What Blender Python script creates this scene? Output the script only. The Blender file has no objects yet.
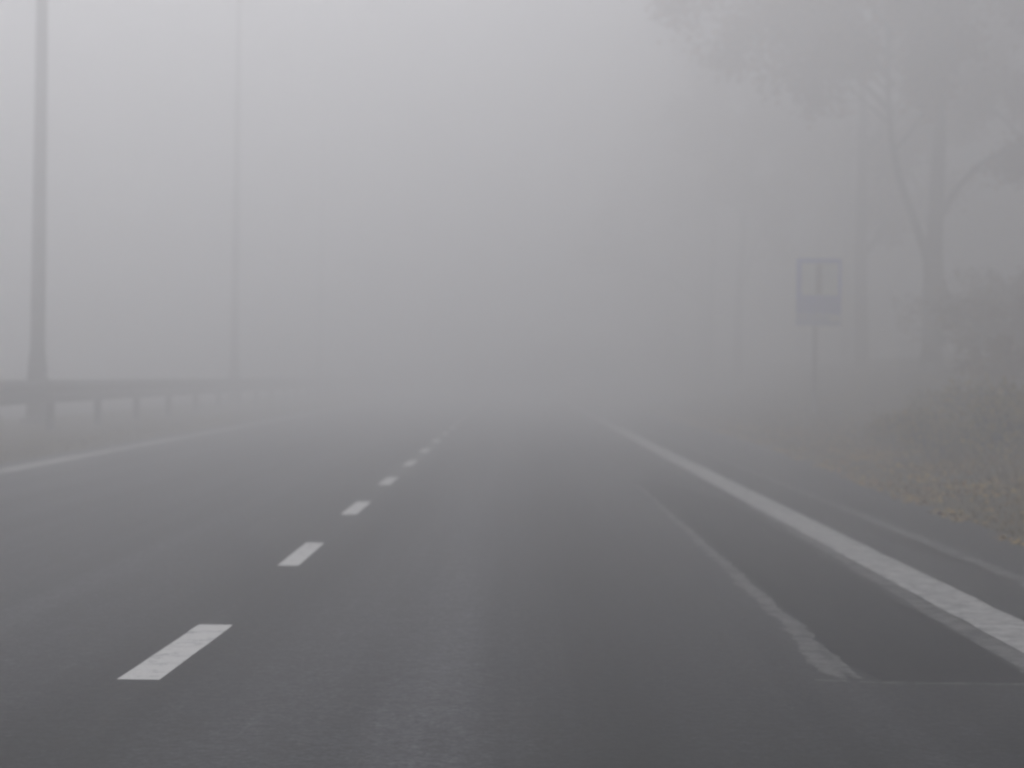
import bpy, math, random
from mathutils import Vector, Matrix, Quaternion, noise as mnoise

random.seed(11)
S = bpy.context.scene
COL = S.collection
R = math.radians

# ------------------------------------------------------------------ helpers
class MB:
    """collects vertices / faces, then links them as ONE mesh object"""
    def __init__(s):
        s.v, s.f, s.c = [], [], []          # c: optional per-face random value
    def face(s, pts, c=None):
        b = len(s.v)
        s.v.extend(tuple(p) for p in pts)
        s.f.append(tuple(range(b, b + len(pts))))
        s.c.append(random.random() if c is None else c)
    def grid(s, rows, closed=False, cap=False):
        b = len(s.v); n = len(rows[0])
        for r in rows: s.v.extend(tuple(p) for p in r)
        for i in range(len(rows) - 1):
            for j in range(n if closed else n - 1):
                k = (j + 1) % n
                s.f.append((b + i*n + j, b + i*n + k, b + (i+1)*n + k, b + (i+1)*n + j)); s.c.append(.5)
        if cap:
            s.f.append(tuple(b + j for j in reversed(range(n)))); s.c.append(.5)
            s.f.append(tuple(b + (len(rows)-1)*n + j for j in range(n))); s.c.append(.5)
    def box(s, c, d, bev=0.0):
        x, y, z = c; a, b_, e = d[0]/2, d[1]/2, d[2]/2
        if bev <= 0: bev = min(a, b_, e) * .12
        # bevelled in plan, straight sides with chamfered top and bottom
        def ring(zz, inset):
            A, B = a - inset, b_ - inset
            return [(x-A+bev, y-B, zz), (x+A-bev, y-B, zz), (x+A, y-B+bev, zz), (x+A, y+B-bev, zz),
                    (x+A-bev, y+B, zz), (x-A+bev, y+B, zz), (x-A, y+B-bev, zz), (x-A, y-B+bev, zz)]
        s.grid([ring(z-e, bev*.6), ring(z-e+bev, 0), ring(z+e-bev, 0), ring(z+e, bev*.6)], True, True)
    def tube(s, pts, rad, n=8, cap=True):
        rows = []
        pts = [Vector(p) for p in pts]
        up = None
        for i, p in enumerate(pts):
            d = (pts[min(i+1, len(pts)-1)] - pts[max(i-1, 0)])
            if d.length < 1e-9: d = Vector((0, 0, 1))
            d.normalize()
            if up is None:
                up = d.cross(Vector((0, 1, 0)) if abs(d.y) < .9 else Vector((1, 0, 0))).normalized()
            else:
                up = (up - d * up.dot(d)).normalized()
            w = d.cross(up)
            r = rad[i]
            rows.append([p + up*(r*math.cos(2*math.pi*k/n)) + w*(r*math.sin(2*math.pi*k/n)) for k in range(n)])
        s.grid(rows, True, cap)
    def build(s, name, mat, parent=None, smooth=False, attr=False):
        me = bpy.data.meshes.new(name)
        me.from_pydata(s.v, [], s.f)
        if smooth: me.polygons.foreach_set('use_smooth', [True]*len(me.polygons))
        if attr:
            a = me.attributes.new('tint', 'FLOAT', 'FACE'); a.data.foreach_set('value', s.c)
        me.materials.append(mat)
        me.update()
        o = bpy.data.objects.new(name, me); COL.objects.link(o)
        if parent is not None: o.parent = parent
        return o

def tag(o, label=None, cat=None, group=None, kind=None):
    if label: o['label'] = label
    if cat: o['category'] = cat
    if group: o['group'] = group
    if kind: o['kind'] = kind
    return o

def empty(name, loc, rz=0.0):
    o = bpy.data.objects.new(name, None); COL.objects.link(o)
    o.location = loc; o.rotation_euler = (0, 0, rz); o.empty_display_size = .3
    return o

def copy_tree(o, parent=None):
    c = o.copy(); COL.objects.link(c)
    if parent is not None: c.parent = parent
    for ch in list(o.children): copy_tree(ch, c)
    return c

# ------------------------------------------------------------------ materials
def new_mat(name):
    m = bpy.data.materials.new(name); m.use_nodes = True
    nt = m.node_tree
    return m, nt, nt.nodes['Principled BSDF']

def nd(nt, t, **kw):
    n = nt.nodes.new(t)
    for k, v in kw.items(): setattr(n, k, v)
    return n

def noise(nt, coord, scale, detail=4, rough=.6):
    n = nd(nt, 'ShaderNodeTexNoise')
    n.inputs['Scale'].default_value = scale; n.inputs['Detail'].default_value = detail
    n.inputs['Roughness'].default_value = rough
    nt.links.new(coord, n.inputs['Vector'])
    return n.outputs['Fac']

def ramp(nt, fac, stops):
    r = nd(nt, 'ShaderNodeValToRGB')
    while len(r.color_ramp.elements) < len(stops): r.color_ramp.elements.new(.5)
    for e, (p, c) in zip(r.color_ramp.elements, stops):
        e.position = p; e.color = (*c, 1) if len(c) == 3 else c
    nt.links.new(fac, r.inputs['Fac'])
    return r.outputs['Color']

def mix(nt, a, b, fac, mode='MIX'):
    m = nd(nt, 'ShaderNodeMix', data_type='RGBA', blend_type=mode)
    for sock, val in ((m.inputs['Factor'], fac), (m.inputs[6], a), (m.inputs[7], b)):
        if hasattr(val, 'links'): nt.links.new(val, sock)
        elif isinstance(val, (int, float)): sock.default_value = val
        else: sock.default_value = (*val, 1)
    return m.outputs[2]

def mapped(nt, scale):
    t = nd(nt, 'ShaderNodeTexCoord'); mp = nd(nt, 'ShaderNodeMapping')
    mp.inputs['Scale'].default_value = scale
    nt.links.new(t.outputs['Object'], mp.inputs['Vector'])
    return mp.outputs['Vector']

def bump(nt, b, h, strength, dist=.01):
    n = nd(nt, 'ShaderNodeBump'); n.inputs['Strength'].default_value = strength
    n.inputs['Distance'].default_value = dist
    nt.links.new(h, n.inputs['Height']); nt.links.new(n.outputs['Normal'], b.inputs['Normal'])

def g(v, t=(1, 1, 1)): return (v*t[0], v*t[1], v*t[2])

COOL = (.97, .985, 1.06)
def asphalt(name, base, contrast=1.0, rough=.62, tracks=True):
    m, nt, b = new_mat(name)
    p = mapped(nt, (1, 1, 1))
    fine = noise(nt, p, 48, 6, .8)
    mid = noise(nt, p, 6, 5, .6)
    streak = noise(nt, mapped(nt, (2.6, .05, 1)), 1.0, 4, .55)
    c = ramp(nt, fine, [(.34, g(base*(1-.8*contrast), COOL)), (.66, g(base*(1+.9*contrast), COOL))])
    c = mix(nt, c, ramp(nt, mid, [(.32, g(.5)), (.68, g(1.45))]), .8*contrast, 'MULTIPLY')
    c = mix(nt, c, ramp(nt, streak, [(.35, g(.6)), (.65, g(1.45))]), .9*contrast, 'MULTIPLY')
    grit = noise(nt, p, 21, 4, .75)
    c = mix(nt, c, ramp(nt, grit, [(.36, g(.45)), (.64, g(1.6))]), .9*contrast, 'MULTIPLY')
    if tracks:
        # polished wheel tracks and the oil-dark stripe in the middle of the lane, worn along the lane
        sep = nd(nt, 'ShaderNodeSeparateXYZ'); nt.links.new(p, sep.inputs[0])
        wob = nd(nt, 'ShaderNodeMath', operation='MULTIPLY_ADD')
        nt.links.new(noise(nt, mapped(nt, (.6, .05, 1)), 1.0, 2), wob.inputs[0]); wob.inputs[1].default_value = .5
        nt.links.new(sep.outputs['X'], wob.inputs[2])
        mr = nd(nt, 'ShaderNodeMapRange'); mr.inputs['From Min'].default_value = -6.5; mr.inputs['From Max'].default_value = 4.0
        nt.links.new(wob.outputs[0], mr.inputs['Value'])
        def q(x): return (x + 6.75)/10.5
        c = mix(nt, c, ramp(nt, mr.outputs[0], [
            (q(-6.1), g(.85)), (q(-5.0), g(1.35)), (q(-3.6), g(1.15)), (q(-2.4), g(1.35)), (q(-1.5), g(.72)),
            (q(-.75), g(1.1)), (q(-.22), g(1.6)), (q(.12), g(.9)), (q(.42), g(.45)), (q(.8), g(.8)), (q(1.3), g(.8)), (q(2.4), g(.62)), (q(3.6), g(.6))]),
            1.0, 'MULTIPLY')
    nt.links.new(c, b.inputs['Base Color'])
    rr = nd(nt, 'ShaderNodeMapRange'); rr.inputs['To Min'].default_value = rough-.12; rr.inputs['To Max'].default_value = rough+.15
    nt.links.new(mid, rr.inputs['Value']); nt.links.new(rr.outputs[0], b.inputs['Roughness'])
    b.inputs['Specular IOR Level'].default_value = .15
    bump(nt, b, fine, .5, .006)
    return m

def paint(name, base, wear_lo, wear_hi, under=.06, grain=(1.5, 9, 1)):
    m, nt, b = new_mat(name)
    p = mapped(nt, (1, 1, 1))
    n = noise(nt, p, 9, 6, .72)
    f = noise(nt, p, 70, 3, .7)
    cr = noise(nt, mapped(nt, grain), 1.0, 4, .7)
    c = ramp(nt, n, [(wear_lo, g(under)), (wear_hi, g(base, (1, .985, .95)))])
    c = mix(nt, c, ramp(nt, f, [(.3, g(.75)), (.7, g(1.1))]), .7, 'MULTIPLY')
    c = mix(nt, c, ramp(nt, cr, [(.3, g(.6)), (.45, g(1.0))]), .6, 'MULTIPLY')
    nt.links.new(c, b.inputs['Base Color']); b.inputs['Roughness'].default_value = .7
    bump(nt, b, f, .3, .004)
    return m

def metal(name, col, rough=.55, metallic=.0, dirt=.5):
    m, nt, b = new_mat(name)
    p = mapped(nt, (1, 1, 1))
    n = noise(nt, p, 2.2, 5, .65)
    st = noise(nt, mapped(nt, (7, 7, .5)), 1.0, 4, .6)
    c = mix(nt, col, ramp(nt, n, [(.35, (.55, .50, .45)), (.65, (1.1, 1.1, 1.1))]), dirt, 'MULTIPLY')
    c = mix(nt, c, ramp(nt, st, [(.35, (.6, .58, .55)), (.6, (1.05, 1.05, 1.05))]), dirt, 'MULTIPLY')
    nt.links.new(c, b.inputs['Base Color'])
    b.inputs['Roughness'].default_value = rough; b.inputs['Metallic'].default_value = metallic
    return m

def bark(name, col):
    m, nt, b = new_mat(name)
    st = noise(nt, mapped(nt, (14, 14, 2.2)), 1.0, 6, .65)
    n = noise(nt, mapped(nt, (1, 1, 1)), 1.4, 4)
    c = ramp(nt, st, [(.3, g(.5, col)), (.7, g(1.3, col))])
    c = mix(nt, c, ramp(nt, n, [(.4, (.85, .95, .8)), (.65, (1.1, 1.05, 1))]), .7, 'MULTIPLY')
    nt.links.new(c, b.inputs['Base Color']); b.inputs['Roughness'].default_value = .9
    bump(nt, b, st, .7, .04)
    return m

def leaf(name, stops, trans=.25):
    m, nt, b = new_mat(name)
    a = nd(nt, 'ShaderNodeAttribute', attribute_name='tint')
    c = ramp(nt, a.outputs['Fac'], stops)
    nt.links.new(c, b.inputs['Base Color']); b.inputs['Roughness'].default_value = .75
    b.inputs['Specular IOR Level'].default_value = .2
    return m

M = {}
M['road'] = asphalt('worn_asphalt', .043)
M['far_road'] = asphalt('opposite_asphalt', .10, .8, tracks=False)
M['patch'] = asphalt('dark_patch_asphalt', .018, .8, .7, tracks=False)
def worn_strip(name, lo, hi, a, b_):
    m, nt, b = new_mat(name)
    p = mapped(nt, (1, 1, 1))
    n = noise(nt, p, 7, 9, .72); f = noise(nt, p, 48, 5, .8)
    c = ramp(nt, n, [(a, g(lo, COOL)), (b_, g(hi, (1, .99, .97)))])
    c = mix(nt, c, ramp(nt, f, [(.34, g(.5)), (.66, g(1.4))]), .8, 'MULTIPLY')
    nt.links.new(c, b.inputs['Base Color']); b.inputs['Roughness'].default_value = .8
    b.inputs['Specular IOR Level'].default_value = .15
    bump(nt, b, f, .5, .006)
    return m
M['strip'] = worn_strip('pale_worn_strip', .04, .20, .34, .56)
M['joint'] = worn_strip('pale_joint_filler', .04, .20, .36, .60)
M['dash'] = paint('lane_dash_paint', .76, .33, .47, .33)
M['line'] = paint('edge_line_paint', .50, .34, .60, .16, (16, 1.2, 1))
M['line_old'] = paint('old_edge_line_paint', .48, .32, .55, .13)
M['galv'] = metal('galvanised_steel', (.11, .11, .115), .6, 0, .6)
M['galv_dark'] = metal('dull_steel_post', (.06, .06, .06), .65, 0, .6)
M['mast'] = metal('weathered_mast_steel', (.085, .085, .085), .6, 0, .4)
M['lamp_glass'] = metal('lamp_lens', (.55, .56, .55), .25, 0, .2)
M['sign_blue'] = metal('sign_blue', (.04, .12, .80), .45, 0, .3)
M['sign_plate'] = metal('sign_lower_blue', (.30, .36, .70), .45, 0, .3)
M['sign_white'] = metal('sign_white', (.76, .80, .78), .5, 0, .3)
M['sign_mark'] = metal('sign_dark_mark', (.16, .14, .12), .5, 0, .2)
M['sign_back'] = metal('sign_grey', (.38, .38, .38), .55, 0, .4)
M['bark'] = bark('tree_bark', (.095, .08, .07))
M['twig'] = bark('bush_stem', (.07, .055, .04))
M['leaf'] = leaf('russet_leaf', [(0, (.12, .038, .008)), (.5, (.26, .088, .016)), (.85, (.36, .14, .022)), (1, (.42, .21, .03))])
M['bush_leaf'] = leaf('bush_leaf', [(0, (.08, .035, .010)), (.5, (.19, .085, .020)), (.8, (.27, .14, .03)), (1, (.32, .2, .04))])
M['gold_leaf'] = leaf('yellow_leaf', [(0, (.10, .10, .02)), (.5, (.28, .21, .035)), (1, (.50, .34, .045))])
M['grass'] = leaf('autumn_grass', [(0, (.075, .055, .010)), (.5, (.18, .12, .020)), (.85, (.30, .195, .04)), (1, (.36, .24, .06))])
M['litter'] = leaf('fallen_leaf', [(0, (.20, .11, .03)), (.5, (.40, .25, .045)), (.9, (.55, .38, .06)), (1, (.50, .20, .05))])

def make_ground_mat():
    m, nt, b = new_mat('verge_soil')
    p = mapped(nt, (1, 1, 1))
    n1 = noise(nt, p, .7, 5, .6); n2 = noise(nt, p, 14, 5, .7)
    c = ramp(nt, n1, [(.3, (.055, .046, .016)), (.5, (.095, .075, .026)), (.7, (.13, .10, .036))])
    c = mix(nt, c, ramp(nt, n2, [(.3, g(.55)), (.7, g(1.3))]), .9, 'MULTIPLY')
    nt.links.new(c, b.inputs['Base Color']); b.inputs['Roughness'].default_value = .95
    bump(nt, b, n2, .8, .05)
    return m
M['ground'] = make_ground_mat()

# ------------------------------------------------------------------ ground and roads
BANK = [(-400, .6), (-60, .4), (-27, .1), (-23.6, .03), (-23.2, -.06), (-12.0, -.06), (-11.6, .03), (-10, .08), (-8.85, .02), (-6.8, .04),
        (-6.3, -.06), (3.7, -.06), (4.1, .05), (5.0, .14), (6.5, .38), (8.0, .75), (10.0, 1.25), (14.0, 2.0), (20, 2.5), (60, 3.4), (400, 4.5)]
def bank(x):
    for (a, za), (b, zb) in zip(BANK, BANK[1:]):
        if a <= x <= b: return za + (zb-za)*(x-a)/(b-a)
    return 0
def off(y): return max(0.0, min(.8, (y-14)*.045))
def zg(x, y):
    if x > 1: x -= off(y)*(1 if x < 9 else max(0, 1-(x-9)/4))
    z = bank(x)
    k = 0 if -6.4 < x < 3.7 or -23.3 < x < -11.9 else 1
    if k:
        amp = .02 + .05*min(1, max(0, abs(x+1.4)-5.2)/3)
        z += amp*mnoise.noise(Vector((x*.55, y*.55, 0))) + .5*amp*mnoise.noise(Vector((x*1.9, y*1.9, 3)))
    return z

def ground():
    xs = [-400, -150, -80, -50, -35, -27, -25] + [-24 + .4*i for i in range(4)] + [-20, -15, -12.4, -12] + [-11.8 + .35*i for i in range(17)] \
         + [-5.5, -3, 0, 2.5, 3.4] + [3.5 + .2*i for i in range(40)] + [11.8 + .7*i for i in range(10)] + [20, 25, 32, 45, 60, 110, 200, 400]
    ys = [-60, -30, -15] + [-6 + .5*i for i in range(130)] + [60 + 1.6*i for i in range(40)] + [128, 140, 170, 220, 300, 400]
    mb = MB()
    mb.grid([[(x, y, zg(x, y)) for x in xs] for y in ys])
    o = mb.build('ground', M['ground'], None, True)
    tag(o, 'brown verge and median earth on both sides of the road', 'ground', kind='structure')
ground()

def sheet(x0, x1, y0, y1, z, ny=2, edge=0.0, seed=0, thick=0.0):
    """a strip along the road; edge = how ragged its long sides are"""
    mb = MB(); rows = []
    for i in range(ny):
        y = y0 + (y1-y0)*i/(ny-1)
        e0 = edge*(mnoise.noise(Vector((y*2.1, seed, 0))) + .6*mnoise.noise(Vector((y*6.7, seed, 5))))
        e1 = edge*(mnoise.noise(Vector((y*2.1, seed+9, 0))) + .6*mnoise.noise(Vector((y*6.7, seed+9, 5))))
        rows.append([(x0+e0, y, z), (x1+e1, y, z)])
    mb.grid(rows)
    return mb

road = sheet(-6.5, 5.05, -40, 300, 0.0, 60).build('road', M['road'])
tag(road, 'grey worn asphalt carriageway with white markings fading into the fog', 'road', kind='structure')
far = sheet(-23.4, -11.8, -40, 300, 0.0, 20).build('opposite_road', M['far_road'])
tag(far, 'pale opposite carriageway beyond the guardrail', 'road', kind='structure')
Z1, Z2, Z3 = .0006, .0012, .0018
# edge lines and dashes are painted on the road: parts of it
sheet(2.28, 2.58, -20, 220, Z2, 2400, .012, 1).build('edge_line', M['line'], road)
sheet(-6.16, -5.86, -20, 220, Z2, 900, .02, 2).build('edge_line', M['line_old'], road)
for k in range(24):
    y = 6.85 + 4.03*k - (.06 if k == 0 else 0)
    mb = sheet(-1.462 + random.uniform(-.006, .006), -1.325 + (.025 if k == 0 else 0), y, y+1.5 + random.uniform(-.05, .05), Z2, 16, .006, 20+k)
    if k == 0: mb.v = [(vx - .014 - .046*(8.35-vy)/1.5, vy, vz) for vx, vy, vz in mb.v]      # the nearest dash is laid a little askew
    d = mb.build('lane_dash', M['dash'], road)
# dark repair patch beside the edge line, with pale ragged joints round it
def patch():
    mb = MB(); L = []; Rr = []
    n = 120
    for i in range(n):
        t = i/(n-1); y = 7.0 + 13.5*t
        taper = 1 if t < .75 else 1-(t-.75)/.25
        l = 1.40 + .035*mnoise.noise(Vector((y*1.9, 1, 0))) + .02*mnoise.noise(Vector((y*6, 2, 0)))
        r = 2.13 + .05*mnoise.noise(Vector((y*1.3, 7, 0))) + .02*mnoise.noise(Vector((y*5, 8, 0)))
        if t < .06: l += .10*(1-t/.06)**2
        L.append(l); Rr.append(l + (r-l)*(.35 + .65*taper))
    mb.grid([[(L[i], 7.0+13.5*i/(n-1), Z1), (Rr[i], 7.0+13.5*i/(n-1), Z1)] for i in range(n)])
    mb.build('asphalt_patch', M['patch'], road)
patch()
def joint():
    mb = MB(); n = 420; rows = []
    for i in range(n):
        t = i/(n-1); y = 7.04 + 12.5*t
        w = .105 + .055*mnoise.noise(Vector((y*2.2, 31, 0))) + .04*mnoise.noise(Vector((y*8, 32, 0))) + .03*mnoise.noise(Vector((y*21, 35, 0)))
        if t < .09: w += .10*(1 - t/.09)
        w *= 1 - .6*t
        if t < .03: w *= .45 + .55*t/.03
        r = 1.42 + .03*mnoise.noise(Vector((y*1.7, 33, 0))) + .025*mnoise.noise(Vector((y*6, 34, 0))) + .015*mnoise.noise(Vector((y*19, 36, 0)))
        rows.append([(r-max(.02, w), y, Z2), (r, y, Z2)])
    mb.grid(rows); mb.build('patch_joint', M['strip'], road)
    mb = MB(); rows = []
    for i in range(90):
        t = i/89; y = 7.25 + 9.5*t
        l = 2.13 + .05*mnoise.noise(Vector((y*1.5, 41, 0))) + .02*mnoise.noise(Vector((y*6, 42, 0)))
        rows.append([(l + .10*t, y, Z2), (2.27, y, Z2)])
    mb.grid(rows); mb.build('patch_joint', M['strip'], road)
    mb = MB(); rows = []
    for i in range(80):
        x = 1.22 + 1.06*i/79
        y = 7.0 + .05*math.sin((x-1.2)*2.6)*-1 + .03*mnoise.noise(Vector((x*3, 51, 0)))
        w = .02 + .016*mnoise.noise(Vector((x*8, 52, 0)))
        rows.append([(x, y + w, Z3), (x, y - w, Z3)])
    mb.grid(rows); mb.build('patch_joint', M['joint'], road)
joint()
# pale filled seam between the carriageway and its narrow shoulder
sheet(3.05, 3.17, -20, 160, Z1, 1600, .06, 61).build('shoulder_seam', M['joint'], road)

# ------------------------------------------------------------------ guardrail on the median
def guardrail():
    root = empty('guardrail', (-8.85, 30, 0))
    tag(root, 'long grey steel guardrail on posts along the grassy median, left of the road', 'guardrail')
    prof = [(.00, .56), (.05, .575), (.085, .62), (.085, .68), (.03, .745), (.03, .80), (.085, .855), (.085, .90), (.05, .945), (.0, .975), (-.03, .985),
            (-.03, .97), (-.012, .955), (.035, .93), (.07, .895), (.07, .86), (.015, .81), (.015, .75), (.07, .675), (.07, .625), (.035, .59), (-.012, .57)]
    mb = MB()
    ys = [-17 + 3.85*i for i in range(38)]
    rows = []
    for y in ys:
        dz = .012*mnoise.noise(Vector((y*.3, 0, 0))); dx = .02*mnoise.noise(Vector((y*.2, 7, 0)))
        rows.append([(px + dx, y, pz + dz) for px, pz in prof])
    mb.grid(rows, True, True)
    beam = mb.build('rail_beam', M['galv'], root)
    mb = MB()                                # square top rail behind the beam
    mb.grid([[(-.13, y, .88), (-.035, y, .88), (-.035, y, 1.0), (-.13, y, 1.0)] for y in (ys[0], ys[-1])], True, True)
    mb.build('top_rail', M['galv'], root)
    post = bl = None
    for k in range(37):
        y = -26.2 + 3.85*(k+3.0) + 18.15 - 3.85*1.0
        y = 33.8 - 30 + 3.85*(k - 11)
        if post is None:
            mb = MB()
            w, t, dp = .10, .012, .14       # C-shaped post
            pr = [(-dp/2, -w/2), (dp/2, -w/2), (dp/2, -w/2+t), (-dp/2+t, -w/2+t), (-dp/2+t, w/2-t), (dp/2, w/2-t), (dp/2, w/2), (-dp/2, w/2)]
            mb.grid([[(px - .10, py, z) for px, py in pr] for z in (-.25, .94)], True, True)
            post = mb.build('post', M['galv_dark'], root); p = post
            m2 = MB(); m2.box((-.02, 0, .79), (.09, .09, .2), .008)
            bl = m2.build('spacer_block', M['galv_dark'], post); b = bl
        else:
            p = post.copy(); COL.objects.link(p); p.parent = root
            b = bl.copy(); COL.objects.link(b); b.parent = p
        p.location = (0, y, 0)
guardrail()

# ------------------------------------------------------------------ lamp masts
def lamp_mast():
    root = empty('street_lamp', (0, 0, 0))
    H = 17.0
    mb = MB(); mb.tube([(0, 0, -.3), (0, 0, .05), (0, 0, .35), (0, 0, 1.15), (0, 0, 1.6), (0, 0, 8), (0, 0, H)], [.23, .23, .225, .20, .155, .125, .075], 16)
    pole = mb.build('pole', M['mast'], root, True)
    mb = MB(); mb.tube([(0, 0, -.1), (0, 0, .10), (0, 0, .13)], [.36, .36, .30], 16)
    mb.build('base_flange', M['mast'], root)
    mb = MB(); mb.box((.208, 0, .75), (.03, .12, .45), .008); mb.build('service_door', M['galv_dark'], pole)
    for s in (-1, 1):
        mb = MB(); mb.tube([(0, 0, H-.35), (s*.25, 0, H-.05), (s*.9, 0, H+.25), (s*1.9, 0, H+.38)], [.06, .055, .05, .04], 10)
        arm = mb.build('arm', M['mast'], root, True)
        mb = MB()
        rows = []
        for t, w, h in ((0, .05, .05), (.12, .13, .08), (.45, .17, .10), (.8, .15, .07), (.92, .06, .03)):
            rows.append([(s*(1.85+t), w*math.cos(2*math.pi*k/12), H+.40 + h*math.sin(2*math.pi*k/12)) for k in range(12)])
        mb.grid(rows, True, True); head = mb.build('lamp_head', M['mast'], root, True)
        mb = MB(); mb.box((s*2.33, 0, H+.30), (.5, .2, .05), .015); mb.build('lens', M['lamp_glass'], head)
    return root
MASTS = [(-10.0, 36.7, 'thick grey lamp mast nearest of its row, standing behind the guardrail'),
         (-10.0, 62.5, 'second lamp mast behind the guardrail, half faded by the fog'),
         (-10.0, 90.0, 'third lamp mast behind the guardrail, barely visible far along in the fog'),
         (-20.5, 90.0, 'lone faint lamp mast between the two clearest ones, beyond the opposite carriageway')]
m0 = lamp_mast()
for i, (x, y, lab) in enumerate(MASTS):
    o = m0 if i == 0 else copy_tree(m0)
    if i == 3: x = -24.4; y = 107.0
    o.location = (x, y, zg(x, y)-.02)
    tag(o, lab, 'street lamp', 'lamp masts along the motorway')

# ------------------------------------------------------------------ blue sign
def road_sign():
    X, Y = 7.28, 42.0
    root = empty('road_sign', (X, Y, zg(X, Y) - .07)); root.scale = (1.09, 1.09, 1.09)
    tag(root, 'blue sign with white panel and dark upright mark on one post by the road', 'road sign')
    z0 = zg(X, Y)
    mb = MB(); mb.tube([(-.06, .06, -.4), (-.06, .06, 3.88 - z0)], [.055, .055], 12); mb.build('post', M['sign_back'], root, True)
    mb = MB(); mb.box((0, 0, 3.27 - z0), (1.0, .03, 1.22), .01); bd = mb.build('sign_board', M['sign_blue'], root)
    mb = MB(); mb.box((.02, -.019, 3.42 - z0), (.80, .008, .70), .002); pn = mb.build('white_panel', M['sign_white'], bd)
    mb = MB(); mb.box((-.01, -.026, 3.42 - z0), (.15, .006, .66), .002); mb.build('symbol', M['sign_mark'], pn)
    mb = MB(); mb.box((0, -.002, 2.52 - z0), (1.0, .026, .25), .008); pl = mb.build('lower_plate', M['sign_plate'], root)
    mb = MB(); mb.box((.36, -.018, 2.56 - z0), (.22, .006, .12), .002); mb.build('pale_mark', M['sign_white'], pl)
    for z in (3.6, 3.0, 2.52):
        mb = MB(); mb.box((-.06, .035, z - z0), (.5, .03, .05), .006); mb.build('bracket', M['sign_back'], root)
road_sign()

# ------------------------------------------------------------------ trees
def rnd_dir(): 
    while True:
        v = Vector((random.uniform(-1, 1), random.uniform(-1, 1), random.uniform(-1, 1)))
        if .1 < v.length < 1: return v.normalized()

def limb(mb, p0, d, L, r0, tips, depth, sag=.0, n=None):
    n = n or max(4, int(L/.6)); pts = [Vector(p0)]; d = Vector(d).normalized(); rad = [r0]
    for i in range(n):
        d = (d + rnd_dir()*.17 + Vector((0, 0, .05 - sag))).normalized()
        pts.append(pts[-1] + d*(L/n)); rad.append(max(.006, r0*(1 - .82*(i+1)/n)))
    mb.tube(pts, rad, 9 if r0 > .08 else (6 if r0 > .03 else 4), True)
    grow(mb, pts, rad, L, tips, depth, sag)

def grow(mb, pts, rad, L, tips, depth, sag, lo=.3):
    n = len(pts)-1
    if depth <= 0:
        for i in range(max(1, int(n*.35)), n+1): tips.append((pts[i], .25 + .15*random.random()))
        return
    k = {3: 7, 2: 6, 1: 5}.get(depth, 5)
    for j in range(k):
        t = lo + (1-lo)*(j + random.random())/k
        i = min(n-1, int(t*n)); f = t*n - i
        p = pts[i].lerp(pts[i+1], f); d = (pts[i+1]-pts[i]).normalized()
        a = rnd_dir(); a = (a - d*a.dot(d)).normalized()
        nd_ = (d*random.uniform(.5, .9) + a*random.uniform(.6, 1.0) + Vector((0, 0, .1))).normalized()
        limb(mb, p, nd_, L*random.uniform(.38, .58)*(1.15 - .45*t), max(.008, rad[i]*.55), tips, depth-1, sag)
    tips.append((pts[-1], .35))

def leaves(tips, per, size, spread, droop=.2, mbx=None):
    mb = mbx or MB()
    for p, s in tips:
        base = random.uniform(.0, .7)
        if random.random() < .12: continue
        for _ in range(per):
            q = Vector(p) + rnd_dir()*random.random()**.6*spread*s/.35 + Vector((0, 0, -droop*random.random()))
            l = size*random.uniform(.6, 1.3); w = l*random.uniform(.5, .8)
            u = rnd_dir(); v = u.cross(rnd_dir()).normalized()
            mb.face([q - u*l*.5, q + v*w*.5 - u*l*.05, q + u*l*.5, q - v*w*.5 + u*l*.05], min(1, max(0, base + random.uniform(-.1, .35))))
    return mb

def tree_obj(name, loc, trunk_mb, tips, per, size, spread):
    root = empty(name, loc)
    trunk_mb.build('trunk', M['bark'], root, True)
    leaves(tips, per, size, spread).build('crown', M['leaf'], root, False, True)
    return root

def curve(pts, n=6):
    """Catmull-Rom through points"""
    P = [Vector(p) for p in pts]; P = [P[0]*2-P[1]] + P + [P[-1]*2-P[-2]]
    out = []
    for i in range(1, len(P)-2):
        for k in range(n):
            t = k/n; a, b, c, d = P[i-1:i+3]
            out.append(.5*((2*b) + (c-a)*t + (2*a-5*b+4*c-d)*t*t + (3*b-a-3*c+d)*t**3))
    out.append(P[-2]); return out

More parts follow.
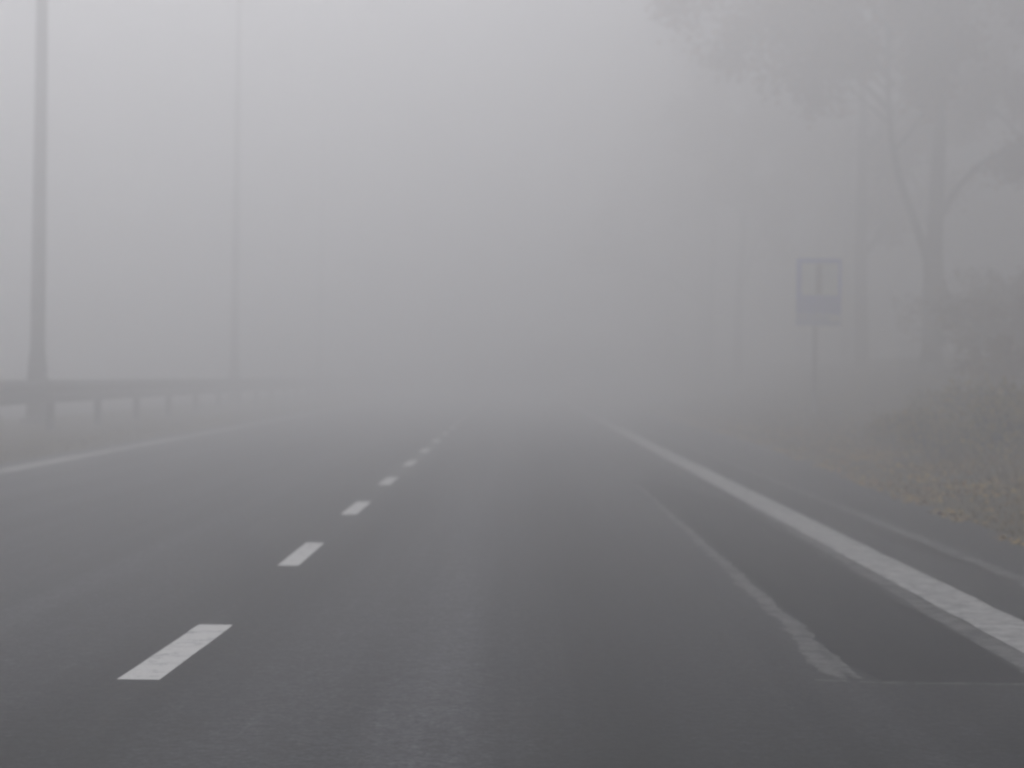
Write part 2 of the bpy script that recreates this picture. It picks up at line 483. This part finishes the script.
def forked_tree():
    """the big tree beside the sign: stem forked at 3 m, a limb swinging out to the left, one to the right"""
    random.seed(5)
    X, Y = 11.45, 48.0; z0 = zg(X, Y)
    mb = MB(); tips = []
    def main(pts, r0, r1, depth, lo=.35, n=6):
        c = curve(pts, n); m = len(c)-1
        rad = [r0 + (r1-r0)*(i/m)**.8 for i in range(m+1)]
        mb.tube(c, rad, 12); grow(mb, c, rad, sum((c[i+1]-c[i]).length for i in range(m))*.62, tips, depth, .01, lo)
    stem = curve([(0, 0, -.4), (0, 0, .3), (0, 0, 1.2), (0, 0, 2.4)], 4)
    mb.tube(stem, [  .37 - .15*min(1, i/5) for i in range(len(stem))], 14)
    main([(0, 0, 2.2), (.05, .05, 3.4), (.12, .1, 5.0), (.1, .2, 7.2), (.25, .2, 10), (.2, .3, 13.5)], .205, .05, 3, .42)
    main([(-.02, 0, 2.1), (-.35, -.1, 2.95), (-.80, -.2, 4.1), (-1.05, -.3, 5.5), (-1.15, -.4, 7.5), (-1.5, -.5, 10.5)], .12, .03, 3, .45)
    main([(.1, .05, 3.2), (.5, .0, 3.9), (1.1, -.2, 4.5), (2.2, -.4, 4.9), (3.4, -.6, 5.6)], .085, .02, 2, .35)
    # long boughs hanging out over the road
    for (h, x1, z1, yy) in ((5.4, -5.2, 7.0, -.6), (6.0, -6.0, 8.2, .6), (7.0, -6.2, 9.2, -.3), (7.6, -4.2, 10.6, 1.2), (6.6, -3.2, 7.4, -1.4)):
        main([(-.9, -.1, h), (-1.9, yy*.4, h + (z1-h)*.55), (-3.2, yy*.8, h + (z1-h)*.95), (x1, yy, z1 - .3)], .07, .015, 2, .25)
    root = tree_obj('broadleaf_tree', (X, Y, z0), mb, tips, 20, .15, .5)
    root.scale = (1.3, 1.3, 1.3)
    return root

t = forked_tree()
tag(t, 'nearest forked tree with one limb curving out left and russet boughs over the verge', 'tree', 'roadside trees in the fog')

def plain_tree(seed, H, r, lean):
    random.seed(seed)
    mb = MB(); tips = []
    c = curve([(0, 0, -.5), (0, 0, .4), (lean*.15, .05, H*.25), (lean*.3, -.1, H*.5), (lean*.8, .1, H*.75), (lean, 0, H)], 5)
    m = len(c)-1; rad = [r*1.25 if i == 0 else r*(1.15 - .25*min(1, i/4)) - r*.78*(max(0, i-4)/(m-4)) for i in range(m+1)]
    mb.tube(c, rad, 12)
    grow(mb, c, rad, H*.62, tips, 3, .01, .36)
    return mb, tips
PROTO = []
for sd, H, r, ln in ((21, 15, .26, -.4), (34, 13.5, .22, .5), (47, 16.5, .3, .2)):
    mb, tips = plain_tree(sd, H, r, ln)
    PROTO.append((mb, tips, None))
used = [None]*3
random.seed(77)
#      x,    y,   proto, rot, scale, label
TREES = [
    (11.7, 59.0, 0, .3, 1.15, 'straight slim tree just right of the sign, left of the forked trunk'),
    (16.8, 50.0, 2, 1.9, 1.1, 'tall tree at the right edge of the picture on top of the brown bank'),
    (14.6, 61.0, 1, 4.0, 1.15, 'fogged tree standing between the slim trunk and the forked trunk, further back'),
    (23.0, 67.0, 0, 5.1, 1.15, 'blurred tree deep in the wood, rightmost and well behind the forked trunk'),
    (9.6, 75.0, 1, .9, 1.15, 'faint tree left of the sign, its boughs over the verge'),
    (20.5, 56.0, 0, 1.1, 1.2, 'tree deep in the wood beyond the tall tree at the right edge'),
    (14.6, 37.0, 1, 5.0, 1.15, 'near tree at the right edge, hanging its dark russet boughs into the top corner'),
    (15.3, 47.5, 0, 4.6, 1.1, 'tree at the right edge of the picture nearest the road, beside the forked tree'),
    (17.3, 54.0, 2, 5.5, 1.15, 'tree just beyond the right edge of the picture, its russet boughs reaching over the bank'),
    (14.4, 76.0, 2, 3.3, 1.1, None), (9.6, 86.0, 0, 2.2, 1.15, None), (15.5, 90.0, 1, 1.2, 1.15, None),
    (10.3, 97.0, 2, 4.4, 1.1, None), (17.0, 103.0, 0, .2, 1.15, None), (9.5, 110.0, 1, 5.6, 1.2, None),
    (12.8, 120.0, 2, 1.5, 1.1, None), (9.8, 130.0, 0, 3.9, 1.2, None)]
for x, y, k, rz, sc, lab in TREES:
    if used[k] is None:
        o = tree_obj('broadleaf_tree', (0, 0, 0), PROTO[k][0], PROTO[k][1], 18, .18, .62); used[k] = o
    else: o = copy_tree(used[k])
    o.location = (x, y, zg(x, y) - .05); o.rotation_euler = (0, 0, rz); o.scale = (sc, sc, sc)
    if lab: tag(o, lab, 'tree', 'roadside trees in the fog')
    else: tag(o, 'distant tree dissolved in the fog between the sign and the end of the road', 'tree', 'far trees lost in the fog')

# ------------------------------------------------------------------ bushes on the bank
def make_bush(seed, h, w, mat, per, size):
    random.seed(seed)
    mb = MB(); tips = []
    for k in range(9):
        a = k*2.4 + random.random(); r = w*.18*random.random()
        d = Vector((math.cos(a)*random.uniform(.2, .8), math.sin(a)*random.uniform(.2, .8), 1))
        limb(mb, (math.cos(a)*r, math.sin(a)*r, -.1), d, h*random.uniform(.6, .95), .022, tips, 2, .03)
    root = empty('bush', (0, 0, 0))
    mb.build('stems', M['twig'], root, True)
    leaves(tips, per, size, .22, .1).build('foliage', M[mat], root, False, True)
    return root
BK = [make_bush(3, 2.3, 2.0, 'bush_leaf', 4, .09), make_bush(9, 1.7, 1.8, 'bush_leaf', 4, .08), make_bush(15, .75, .8, 'gold_leaf', 3, .055)]
first = [True]*3
random.seed(4)
BUSH = [
    (10.8, 36.5, 0, .2, 1.0, 'tall brown bush at the right edge of the picture, nearest on the bank'),
    (11.6, 41.5, 0, 2.0, 1.0, 'tall brown bush right of the forked trunk, second along the bank'),
    (12.9, 45.0, 0, 4.1, 1.15, 'tall brown bush behind and right of the forked trunk, up the bank'),
    (12.6, 49.5, 0, 3.0, 1.0, 'brown bush touching the forked trunk on its right side'),
    (8.9, 31.0, 1, 1.0, .8, 'lower brown bush in front of the tall bush at the right edge'),
    (14.5, 47.0, 0, 5.0, 1.1, 'brown bush highest on the bank between the forked tree and the right edge'),
    (6.3, 22.2, 2, .5, 1.3, 'small yellow shrub at the right edge of the picture on the verge'),
    (5.7, 23.4, 2, 2.1, .95, 'small yellow shrub left of the one at the right edge'),
    (7.0, 26.6, 2, 3.9, 1.25, 'yellow shrub in the grass below the lower brown bush'),
    (5.8, 26.6, 2, 5.2, .8, 'lowest yellow shrub close to the asphalt edge'),
    (7.4, 31.0, 2, 1.3, .9, 'yellow shrub in the verge left of the lower brown bush')]
for x, y, k, rz, sc, lab in BUSH:
    if first[k]: o = BK[k]; first[k] = False
    else: o = copy_tree(BK[k])
    o.location = (x, y, zg(x, y)); o.rotation_euler = (0, 0, rz); o.scale = (sc, sc, sc)
    tag(o, lab, 'shrub' if k == 2 else 'bush', 'yellow shrubs in the verge' if k == 2 else 'brown bushes on the bank')

# ------------------------------------------------------------------ grass and fallen leaves (nobody could count them)
def grass():
    random.seed(8); mb = MB()
    def blade(x, y, h, w, tint):
        z = zg(x, y) - .02
        a = random.random()*6.283; dx, dy = math.cos(a)*w, math.sin(a)*w
        lx, ly = random.gauss(0, .35)*h, random.gauss(0, .35)*h
        mb.face([(x-dx, y-dy, z), (x+dx, y+dy, z), (x+dx*.5+lx*.45, y+dy*.5+ly*.45, z+h*.65), (x+lx, y+ly, z+h)], tint)
    n = 0
    while n < 42000:
        y = 6 + 60*random.random()**1.5; x = 3.9 + 8.5*random.random()**1.3
        x += off(y)
        cl = mnoise.noise(Vector((x*.9, y*.9, 2))) + .5*mnoise.noise(Vector((x*3, y*3, 4)))
        if random.random() > .62 + .7*cl: continue
        n += 1
        near = min(1, (x-off(y)-3.88)/1.2)
        blade(x, y, (.05 + .16*near*random.random() + .1*near*max(0, cl)), .006 + .006*random.random(), min(1, max(0, .4 + .5*cl + random.uniform(-.3, .3))))
    n = 0
    while n < 14000:
        y = 18 + 62*random.random()**1.3; x = -6.45 - 5.3*random.random()
        cl = mnoise.noise(Vector((x*.9, y*.7, 8)))
        if random.random() > .7 + .6*cl: continue
        n += 1
        blade(x, y, .03 + .05*random.random(), .007 + .006*random.random(), min(1, max(0, .35 + .5*cl + random.uniform(-.3, .3))))
    tag(mb.build('roadside_grass', M['grass'], None, False, True), 'rough brown and olive autumn grass on the verge and median', 'grass', kind='stuff')
    random.seed(19); mb = MB(); n = 0
    while n < 9000:
        y = 7 + 45*random.random()**1.4; x = 3.7 + abs(random.gauss(0, 1.3))
        x += off(y)
        if mnoise.noise(Vector((x*1.1, y*.6, 12))) + random.uniform(-.5, .5) < .02: continue
        n += 1
        z = max(zg(x, y), .002) + .015 + (.09*random.random() if x - off(y) > 4.2 else 0)
        u = Vector((random.uniform(-1, 1), random.uniform(-1, 1), random.uniform(-.35, .35))).normalized()
        v = u.cross(Vector((random.uniform(-.3, .3), random.uniform(-.3, .3), 1))).normalized()
        l, w = random.uniform(.04, .10), random.uniform(.03, .07); q = Vector((x, y, z))
        mb.face([q-u*l*.5, q+v*w*.5, q+u*l*.5, q-v*w*.5])
    tag(mb.build('fallen_leaves', M['litter'], None, False, True), 'yellow and orange fallen leaves along the right asphalt edge', 'leaves', kind='stuff')
grass()

# ------------------------------------------------------------------ fog
FOG = dict(density=.052, aniso=.78, color=(.929, .931, .9395))
def haze():
    mb = MB(); x0, x1, y0, y1, z0, z1 = -410, 410, -70, 410, -1.2, 21.5
    p = [(x0, y0, z0), (x1, y0, z0), (x1, y1, z0), (x0, y1, z0), (x0, y0, z1), (x1, y0, z1), (x1, y1, z1), (x0, y1, z1)]
    mb.v = p; mb.f = [(3, 2, 1, 0), (4, 5, 6, 7), (0, 1, 5, 4), (1, 2, 6, 5), (2, 3, 7, 6), (3, 0, 4, 7)]; mb.c = [.5]*6
    m = bpy.data.materials.new('haze'); m.use_nodes = True; nt = m.node_tree; nt.nodes.clear()
    out = nd(nt, 'ShaderNodeOutputMaterial'); v = nd(nt, 'ShaderNodeVolumePrincipled')
    v.inputs['Color'].default_value = (*FOG['color'], 1)
    v.inputs['Density'].default_value = FOG['density']; v.inputs['Anisotropy'].default_value = FOG['aniso']
    nt.links.new(v.outputs['Volume'], out.inputs['Volume'])
    o = mb.build('haze', m)
    tag(o, 'thick grey fog filling the whole scene and swallowing the road ahead', 'fog', kind='stuff')
haze()

# ------------------------------------------------------------------ light
SUN_EL, SUN_AZ = R(52), R(-18)            # azimuth from +Y, clockwise positive: ahead and to the left, behind the overcast
w = bpy.data.worlds.new('World'); S.world = w; w.use_nodes = True
nt = w.node_tree; bg = nt.nodes['Background']
sky = nd(nt, 'ShaderNodeTexSky', sky_type='NISHITA'); sky.sun_disc = False
sky.sun_elevation = SUN_EL; sky.sun_rotation = SUN_AZ; sky.air_density = 1.0; sky.dust_density = 3.0; sky.ozone_density = 1.0
hs = nd(nt, 'ShaderNodeHueSaturation'); hs.inputs['Saturation'].default_value = .56
nt.links.new(sky.outputs[0], hs.inputs['Color']); nt.links.new(hs.outputs[0], bg.inputs['Color'])
bg.inputs['Strength'].default_value = .116
sl = bpy.data.lights.new('sun', 'SUN'); sl.energy = 1.08; sl.angle = R(25); sl.color = (1, .98, .95)
so = bpy.data.objects.new('sun', sl); COL.objects.link(so)
d = Vector((math.sin(SUN_AZ)*math.cos(SUN_EL), math.cos(SUN_AZ)*math.cos(SUN_EL), math.sin(SUN_EL)))
so.rotation_euler = d.to_track_quat('Z', 'Y').to_euler()

# ------------------------------------------------------------------ camera
cam = bpy.data.cameras.new('camera'); co = bpy.data.objects.new('camera', cam); COL.objects.link(co)
cam.sensor_width = 36; cam.lens = 1750/1024*36; cam.clip_end = 2000; cam.clip_start = .05
co.matrix_world = Matrix.Translation((0, 0, 1.2)) @ Matrix.Rotation(R(.065), 4, 'Z') @ Matrix.Rotation(R(90-.262), 4, 'X') @ Matrix.Rotation(R(.8), 4, 'Z')
cam.dof.use_dof = True; cam.dof.focus_distance = 6.0; cam.dof.aperture_fstop = 2.7     # soft focus of the hand-held snapshot
S.camera = co

S.view_settings.view_transform = 'Standard'; S.view_settings.look = 'None'
S.view_settings.exposure = 0.0; S.view_settings.gamma = 1.0; S.view_settings.use_curve_mapping = False
S.cycles.max_bounces = 10; S.cycles.diffuse_bounces = 3; S.cycles.glossy_bounces = 2
S.cycles.volume_bounces = 8; S.cycles.use_denoising = True
S.cycles.caustics_reflective = False; S.cycles.caustics_refractive = False
S.cycles.filter_width = 2.4
